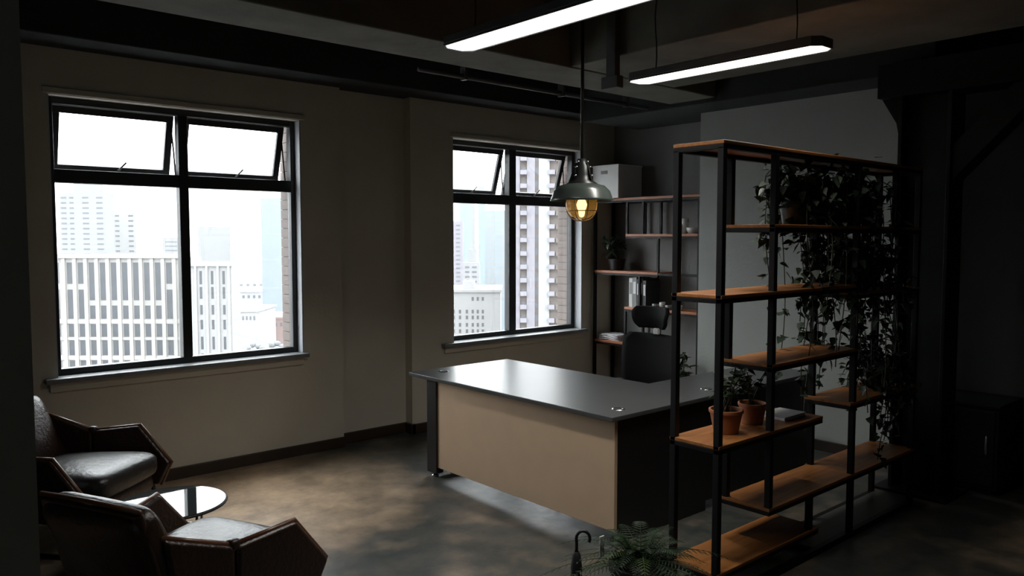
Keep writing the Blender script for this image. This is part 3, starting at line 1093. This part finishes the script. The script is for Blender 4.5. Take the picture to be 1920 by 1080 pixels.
bushy('potted_plant', 3.40, 2.235, .779, 'small leafy plant in a terracotta pot at the near end of the divider', m_terra, .12, .15, .22, 85, .045, 'ivy', 21, 'b', r0=.06, r1=.08)
bushy('potted_plant', 3.68, 2.26, .779, 'second leafy plant in a terracotta pot, behind the one at the near end', m_terra, .11, .14, .24, 70, .045, 'ivy', 23, r0=.055, r1=.07)
bushy('potted_plant', 6.44, 5.62, 1.416, 'dark long-leaved plant in a black pot on the bookcase', m_potb, .12, .17, .27, 70, .12, 'long', 25, r0=.07, r1=.09)
bushy('potted_plant', 6.05, 4.46, .0, 'dark leafy floor plant beside the bookcase and the pale wall', m_potb, .22, .13, .48, 90, .10, 'long', 27, r0=.09, r1=.11)
# pale notebook on the divider
t = thing('notebook', (3.95, 2.24, .779), 'pale grey notebook lying on the divider behind the terracotta pots', 'book')
part('cover', B(3.84, 4.06, 2.16, 2.32, .779, .783), mat('pale_grey_cover', (.42, .42, .42), .5), t, bevel=.001)
part('pages', B(3.842, 4.055, 2.165, 2.315, .783, .795), m_paper, t)
part('cover', B(3.84, 4.06, 2.16, 2.32, .795, .799), MATS['pale_grey_cover'], t, bevel=.001)

# fern on the floor in front of the divider
FX, FY = 2.80, 2.28
rnd = random.Random(31)
fern = thing('fern', (FX, FY, 0), 'bushy green fern in a dark floor pot in front of the divider', 'plant')
pot(fern, FX, FY, 0, .11, .14, .26, m_potb)
m_fern = mat('fern_green', (.016, .034, .014), .6, var=.4, scale=10, spec=.25)
m_fern2 = mat('bright_fern_green', (.040, .075, .013), .6, var=.3, scale=10, spec=.25)
for i in range(64):
    a = i * 2.399 + rnd.uniform(-.2, .2)
    L = rnd.uniform(.24, .44)
    el = rnd.uniform(.25, 1.35)
    mb_ = MB()
    n = 16
    pts = []
    for k in range(n + 1):
        u = k / n
        rr = .03 + L * u * math.cos(el) * (1 + .25 * u)
        zz_ = .25 + L * u * math.sin(el) - .22 * u * u * L / .36
        pts.append(Vector((FX + rr * math.cos(a), FY + rr * math.sin(a), zz_)))
    mb_.tube(pts, [.0025 * (1 - .7 * k / n) for k in range(n + 1)], 4)
    sd_ = Vector((-math.sin(a), math.cos(a), 0))
    for k in range(2, n + 1):
        u = k / n
        lf = .036 * math.sin(math.pi * min(1, .18 + u * .82)) + .008
        d_ = (pts[k] - pts[k - 1]).normalized()
        up_ = sd_.cross(d_) * -1
        for s in (-1, 1):
            tip = pts[k] + sd_ * s * lf + d_ * lf * .55 - Vector((0, 0, lf * .25))
            w_ = d_ * .0036
            md = pts[k].lerp(tip, .45)
            mb_.add([pts[k] - w_ * .5, md - w_, tip, md + w_, pts[k] + w_ * .5], [(0, 1, 2, 3, 4)])
    part('frond', mb_, m_fern2 if i % 6 == 2 else m_fern, fern)
tg = part('plant_tag', B(2.695, 2.725, 2.44, 2.445, .26, .36), m_paper, fern, label='small white plant tag')

# umbrella with a crook handle beside the fern
ux, uy = 2.60, 2.50
t = thing('umbrella', (ux, uy, 0), 'short black umbrella with a crook handle standing by the fern', 'umbrella')
hk = [(ux, uy, .30), (ux, uy, .345)]
rx, ry = math.cos(AZ), -math.sin(AZ)
for i in range(11):
    a = math.pi - i * (math.pi * 1.15) / 10
    hk.append((ux + rx * (.03 + .032 * math.cos(a)), uy + ry * (.03 + .032 * math.cos(a)), .36 + .036 * math.sin(a)))
part('handle', MB().tube(hk, .0075, 8), m_plast, t, smooth=True)
part('canopy', MB().lathe([(.001, .02), (.012, .03), (.024, .12), (.028, .22), (.020, .285), (.010, .30)], (ux, uy, 0), 12), mat('black_nylon', (.012, .012, .014), .55), t, smooth=True)
part('ferrule', MB().lathe([(.001, 0), (.006, .002), (.008, .03)], (ux, uy, 0), 10), m_chrome, t, smooth=True)
part('strap', MB().lathe([(.029, .16), (.031, .17), (.029, .18)], (ux, uy, 0), 12), m_plast, t)

# low dark cabinet by the column
t = thing('low_cabinet', (6.12, 2.0, 0), 'low black cabinet standing right of the steel column', 'cabinet')
part('body', B(5.93, 6.38, 1.78, 2.26, .04, .60), m_black, t, bevel=.004)
part('top', B(5.92, 6.40, 1.77, 2.27, .60, .625), m_black, t, bevel=.004)
dd = part('door', B(5.912, 5.93, 1.80, 2.24, .07, .58), m_black, t, bevel=.003)
part('handle', MB().tube([(5.90, 1.84, .28), (5.895, 1.84, .30), (5.895, 1.84, .40), (5.90, 1.84, .42)], .006, 6), m_chrome, dd, smooth=True)
part('plinth', B(5.96, 6.36, 1.82, 2.22, 0, .04), m_black, t)

# ------------------------------------------------------------------ the city outside
GZ = -48.0
m_ground = mat('city_ground', (0.204, 0.204, 0.210), .9, var=.4, scale=.02)
g = part('street_ground', MB().box(-900, 1500, 9, 1900, GZ - 2, GZ), m_ground)
tag(g, 'pale hazy streets and lots far below the windows', kind='structure')
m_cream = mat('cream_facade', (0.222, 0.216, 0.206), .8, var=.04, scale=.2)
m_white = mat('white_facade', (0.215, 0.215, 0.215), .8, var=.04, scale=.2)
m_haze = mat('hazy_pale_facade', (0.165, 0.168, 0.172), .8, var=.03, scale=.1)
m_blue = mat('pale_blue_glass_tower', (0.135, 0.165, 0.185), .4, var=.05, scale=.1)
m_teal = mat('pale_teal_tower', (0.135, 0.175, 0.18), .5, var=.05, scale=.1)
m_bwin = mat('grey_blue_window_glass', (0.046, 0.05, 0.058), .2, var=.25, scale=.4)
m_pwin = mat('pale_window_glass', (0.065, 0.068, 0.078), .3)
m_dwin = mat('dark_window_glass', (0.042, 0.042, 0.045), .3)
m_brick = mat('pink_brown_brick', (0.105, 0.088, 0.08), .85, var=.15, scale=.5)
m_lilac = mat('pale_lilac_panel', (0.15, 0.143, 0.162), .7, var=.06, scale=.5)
RZ = -AZ   # facades face the room


def facade_thing(name, xl, xr, yt, depth, label, thick, m, zb=GZ, skew=0):
    """a block whose front spans image columns xl..xr and whose top is at row yt, at a depth in metres"""
    ax, ay = pixel_ground(xl, depth)
    bx, by = pixel_ground(xr, depth)
    w = math.hypot(bx - ax, by - ay)
    zt_ = pixel_height(yt, depth)
    t = thing(name, (ax, ay, zb), label, 'building', rz=RZ + skew)
    part('walls', MB().box(0, w, 0, thick, 0, zt_ - zb), m, t, world=False)
    return t, w, zt_ - zb, depth / FPX


def win_grid(t, cells, m, proud=-.0, name='window', dp=.25):
    """cells: (x0, x1, z0, z1) in the facade's own metres; panes sit in shallow frames on the face"""
    cache = {}
    for (a, b, c_, d_) in cells:
        key = (round(b - a, 2), round(d_ - c_, 2))
        if key not in cache:
            me = B(0, key[0], -.05, dp, 0, key[1]).mesh(name)
            me.materials.append(m)
            cache[key] = me
        o = link_mesh(name, cache[key], m, t)
        o.location = (a, 0, c_)


# main office block with tall piers
D1 = 150
t, w, h, s = facade_thing('office_block', 62, 340, 484, D1, 'cream office block with a grid of tall windows seen through the large window', 10, m_cream)
X = lambda px_: (px_ - 62) * s
Z = lambda py_: h - (py_ - 484) * s
cols = [78, 99] + [125 + 20.7 * i for i in range(10)]
cells = []
for i, cx in enumerate(cols):
    k = i - 2
    tall = 2 <= k <= 8
    rows = [(492, 563)] if tall else [(492, 532), (543, 598)]
    rows += [(573, 598)] if tall else []
    rows += [(608, 632), (639, 667), (677, 701), (712, 736)]
    for (ya, yb) in rows:
        cells.append((X(cx), X(cx + 11), Z(yb), Z(ya)))
win_grid(t, cells, m_bwin)
# piers and floor bands stand proud of the windows
for i in range(len(cols) + 1):
    xx = (cols[i] - 9.0) if i < len(cols) else cols[-1] + 12.2
    part('pier', MB().box(X(xx), X(xx + 7), -.35, .05, 0, h + .6), m_cream, t, world=False)
for (ya, yb) in ((599, 607), (633, 638), (668, 676), (702, 711)):
    part('floor_band', MB().box(0, w, -.2, .05, Z(yb), Z(ya)), m_cream, t, world=False)
part('parapet', MB().box(-.2, w + .2, -.5, .6, h, h + .8), m_cream, t, world=False)

# slim white block with three window slits
t, w, h, s = facade_thing('slit_window_block', 352, 433, 499, 143, 'white block with three dark vertical window slits beside the office block', 4.5, m_white)
X2 = lambda px_: (px_ - 352) * s
Z2 = lambda py_: h - (py_ - 499) * s
cells = []
for cx in (373.5, 395, 416.5):
    for (ya, yb) in ((508, 533), (538, 560), (572, 590), (600, 618), (632, 656), (664, 690)):
        cells.append((X2(cx), X2(cx + 4.5), Z2(yb), Z2(ya)))
win_grid(t, cells, m_bwin)
part('parapet', MB().box(-.2, w + .2, -.4, .5, h, h + .8), m_white, t, world=False)
for cx in (365, 386, 407, 427):
    part('pier', MB().box(X2(cx), X2(cx + 4), -.4, .05, 0, h), m_white, t, world=False)


def tower(name, xl, xr, yt, depth, label, m, mw, cols_, pitch, wf=.5, thick=7, ybot=700, slab=False):
    t, w, h, s = facade_thing(name, xl, xr, yt, depth, label, thick, m)
    cells = []
    y = yt + pitch * .8
    while y < ybot:
        for (ca, cb) in cols_:
            cells.append(((ca - xl) * s, (cb - xl) * s, h - (y + pitch * wf - yt) * s, h - (y - yt) * s))
        y += pitch
    win_grid(t, cells, mw)
    if slab:
        part('roof_box', MB().box(w * .25, w * .7, 3, 10, h, h + 4), m, t, world=False)
    return t, w, h, s


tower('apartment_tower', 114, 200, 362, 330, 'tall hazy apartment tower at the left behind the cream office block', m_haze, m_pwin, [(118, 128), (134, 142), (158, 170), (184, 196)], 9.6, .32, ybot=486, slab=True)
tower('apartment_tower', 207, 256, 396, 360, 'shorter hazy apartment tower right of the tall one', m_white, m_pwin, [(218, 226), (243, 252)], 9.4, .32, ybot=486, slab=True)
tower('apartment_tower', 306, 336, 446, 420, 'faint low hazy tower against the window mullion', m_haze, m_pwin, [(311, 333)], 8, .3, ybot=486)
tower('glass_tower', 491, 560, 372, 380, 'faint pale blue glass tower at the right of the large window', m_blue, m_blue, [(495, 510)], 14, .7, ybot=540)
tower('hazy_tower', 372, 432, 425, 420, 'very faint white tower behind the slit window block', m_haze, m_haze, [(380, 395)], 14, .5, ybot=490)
# low roofs and trees right of the slit block
rr = random.Random(77)
m_roof = mat('pale_flat_roof', (0.240, 0.240, 0.252), .8)
m_roofr = mat('dull_red_roof', (0.204, 0.132, 0.120), .8)
for i, (xl, xr, yt, dep, mm, lb) in enumerate((
        (436, 478, 585, 300, m_white, 'low white house with flat roof below the slit window block'),
        (470, 530, 598, 330, m_roofr, 'low house with dull red roof among hazy trees'),
        (440, 500, 548, 420, m_roof, 'long pale grey low building in the haze'),
        (485, 560, 540, 480, m_white, 'long white low building far away in the haze'),
        (445, 520, 528, 560, m_roof, 'faint grey roofs at the far edge of the haze'))):
    t, w, h, s = facade_thing('low_building', xl, xr, yt, dep, lb, 25, mm)
    part('roof_edge', MB().box(-.4, w + .4, -.4, 25.4, h, h + .7), m_roof if i != 1 else m_roofr, t, world=False)
    win_grid(t, [((k + .3) * w / 6, (k + .75) * w / 6, h - 3.2, h - 1.6) for k in range(6)], m_pwin)
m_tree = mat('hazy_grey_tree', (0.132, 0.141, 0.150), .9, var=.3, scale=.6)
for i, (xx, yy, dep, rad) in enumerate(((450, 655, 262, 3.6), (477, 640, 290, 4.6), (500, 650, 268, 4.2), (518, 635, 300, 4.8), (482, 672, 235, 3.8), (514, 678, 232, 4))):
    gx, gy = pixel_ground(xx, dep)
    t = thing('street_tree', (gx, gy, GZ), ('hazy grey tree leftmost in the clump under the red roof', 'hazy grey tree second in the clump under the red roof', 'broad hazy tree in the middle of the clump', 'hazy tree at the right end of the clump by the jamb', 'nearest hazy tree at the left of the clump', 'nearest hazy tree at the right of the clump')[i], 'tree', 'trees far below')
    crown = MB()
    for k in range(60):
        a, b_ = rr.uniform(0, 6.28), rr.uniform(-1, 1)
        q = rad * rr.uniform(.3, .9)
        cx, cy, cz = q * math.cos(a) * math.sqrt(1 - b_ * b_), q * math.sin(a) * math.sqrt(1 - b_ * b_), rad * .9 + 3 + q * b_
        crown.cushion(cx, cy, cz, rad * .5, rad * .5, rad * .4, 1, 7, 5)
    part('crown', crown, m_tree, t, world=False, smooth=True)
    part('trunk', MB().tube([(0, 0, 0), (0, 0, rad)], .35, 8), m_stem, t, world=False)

# window two: pink-brown apartment tower close by, pale towers, white low block
t, w, h, s = facade_thing('brick_tower', 955, 1100, 180, 165, 'pink-brown apartment tower with stacked balconies filling the right window', 18, m_brick, skew=R(-4))
for (xa, xb, mm) in ((957, 975, m_lilac), (988, 1003, m_lilac), (1010, 1030, m_white)):
    part('wall_strip', MB().box((xa - 955) * s, (xb - 955) * s, -.5, .05, 0, h), mm, t, world=False)
bal = MB().box(0, 12 * s, -1.3, 0, 0, .9).mesh('balcony')
bal2 = MB().box(0, 22 * s, -.8, 0, 0, 1.0).mesh('balcony')
y = 190
cells = []
while y < 690:
    for (cx, me) in ((1028, bal), (976, bal)):
        o = link_mesh('balcony', me, m_lilac, t)
        o.location = ((cx - 955) * s, 0, h - (y + 14 - 180) * s)
    o = link_mesh('balcony', bal2, m_brick, t)
    o.location = ((1042 - 955) * s, 0, h - (y + 15 - 180) * s)
    for (a, b) in ((977, 987), (1003, 1010), (1044, 1054), (1072, 1084)):
        cells.append(((a - 955) * s, (b - 955) * s, h - (y + 13 - 180) * s, h - (y + 1 - 180) * s))
    y += 25
win_grid(t, cells, m_pwin)
t, w, h, s = facade_thing('white_office', 838, 938, 548, 190, 'low white office with rows of small dark windows below the pendant lamp', 20, m_white)
cells = []
for r_, ya in enumerate((557, 581, 592, 606, 618, 634)):
    for k, cx in enumerate((848, 860, 873, 884, 893.5, 903)):
        if r_ == 0 and k < 3:
            continue
        cells.append(((cx - 838) * s, (cx + 4.2 - 838) * s, h - (ya + 7 - 548) * s, h - (ya - 548) * s))
win_grid(t, cells, m_dwin)
part('roof_edge', MB().box(-.3, w + .3, -.4, 20.3, h, h + .6), m_white, t, world=False)
part('roof_box', MB().box(w * .28, w * .5, 3, 8, h + .6, h + 2.4), m_roof, t, world=False)
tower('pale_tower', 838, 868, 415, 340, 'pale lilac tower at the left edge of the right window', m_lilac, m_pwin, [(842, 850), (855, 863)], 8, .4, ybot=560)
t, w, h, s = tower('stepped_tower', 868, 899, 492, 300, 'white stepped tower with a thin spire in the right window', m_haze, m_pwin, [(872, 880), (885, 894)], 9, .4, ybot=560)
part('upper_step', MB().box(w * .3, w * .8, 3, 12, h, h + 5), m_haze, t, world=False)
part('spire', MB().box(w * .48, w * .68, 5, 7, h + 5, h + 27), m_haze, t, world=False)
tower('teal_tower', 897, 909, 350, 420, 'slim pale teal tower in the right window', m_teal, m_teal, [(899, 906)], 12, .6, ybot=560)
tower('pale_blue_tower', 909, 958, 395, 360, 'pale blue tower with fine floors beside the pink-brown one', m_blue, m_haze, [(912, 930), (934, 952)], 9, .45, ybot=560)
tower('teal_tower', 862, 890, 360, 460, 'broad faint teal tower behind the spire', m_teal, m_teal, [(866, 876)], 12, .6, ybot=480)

# ------------------------------------------------------------------ haze over the city
HAZE = .0002
hz = part('city_haze', MB().box(-850, 1450, 70, 1000, GZ + .5, 320), None)
tag(hz, 'thin white haze hanging over the whole city', 'haze', kind='stuff')
mh = bpy.data.materials.new('haze')
mh.use_nodes = True
mh.node_tree.nodes.remove(mh.node_tree.nodes['Principled BSDF'])
vsn = mh.node_tree.nodes.new('ShaderNodeVolumeScatter')
vsn.inputs['Color'].default_value = (.97, .985, 1, 1)
vsn.inputs['Density'].default_value = HAZE
mh.node_tree.links.new(vsn.outputs[0], mh.node_tree.nodes['Material Output'].inputs['Volume'])
hz.data.materials.append(mh)
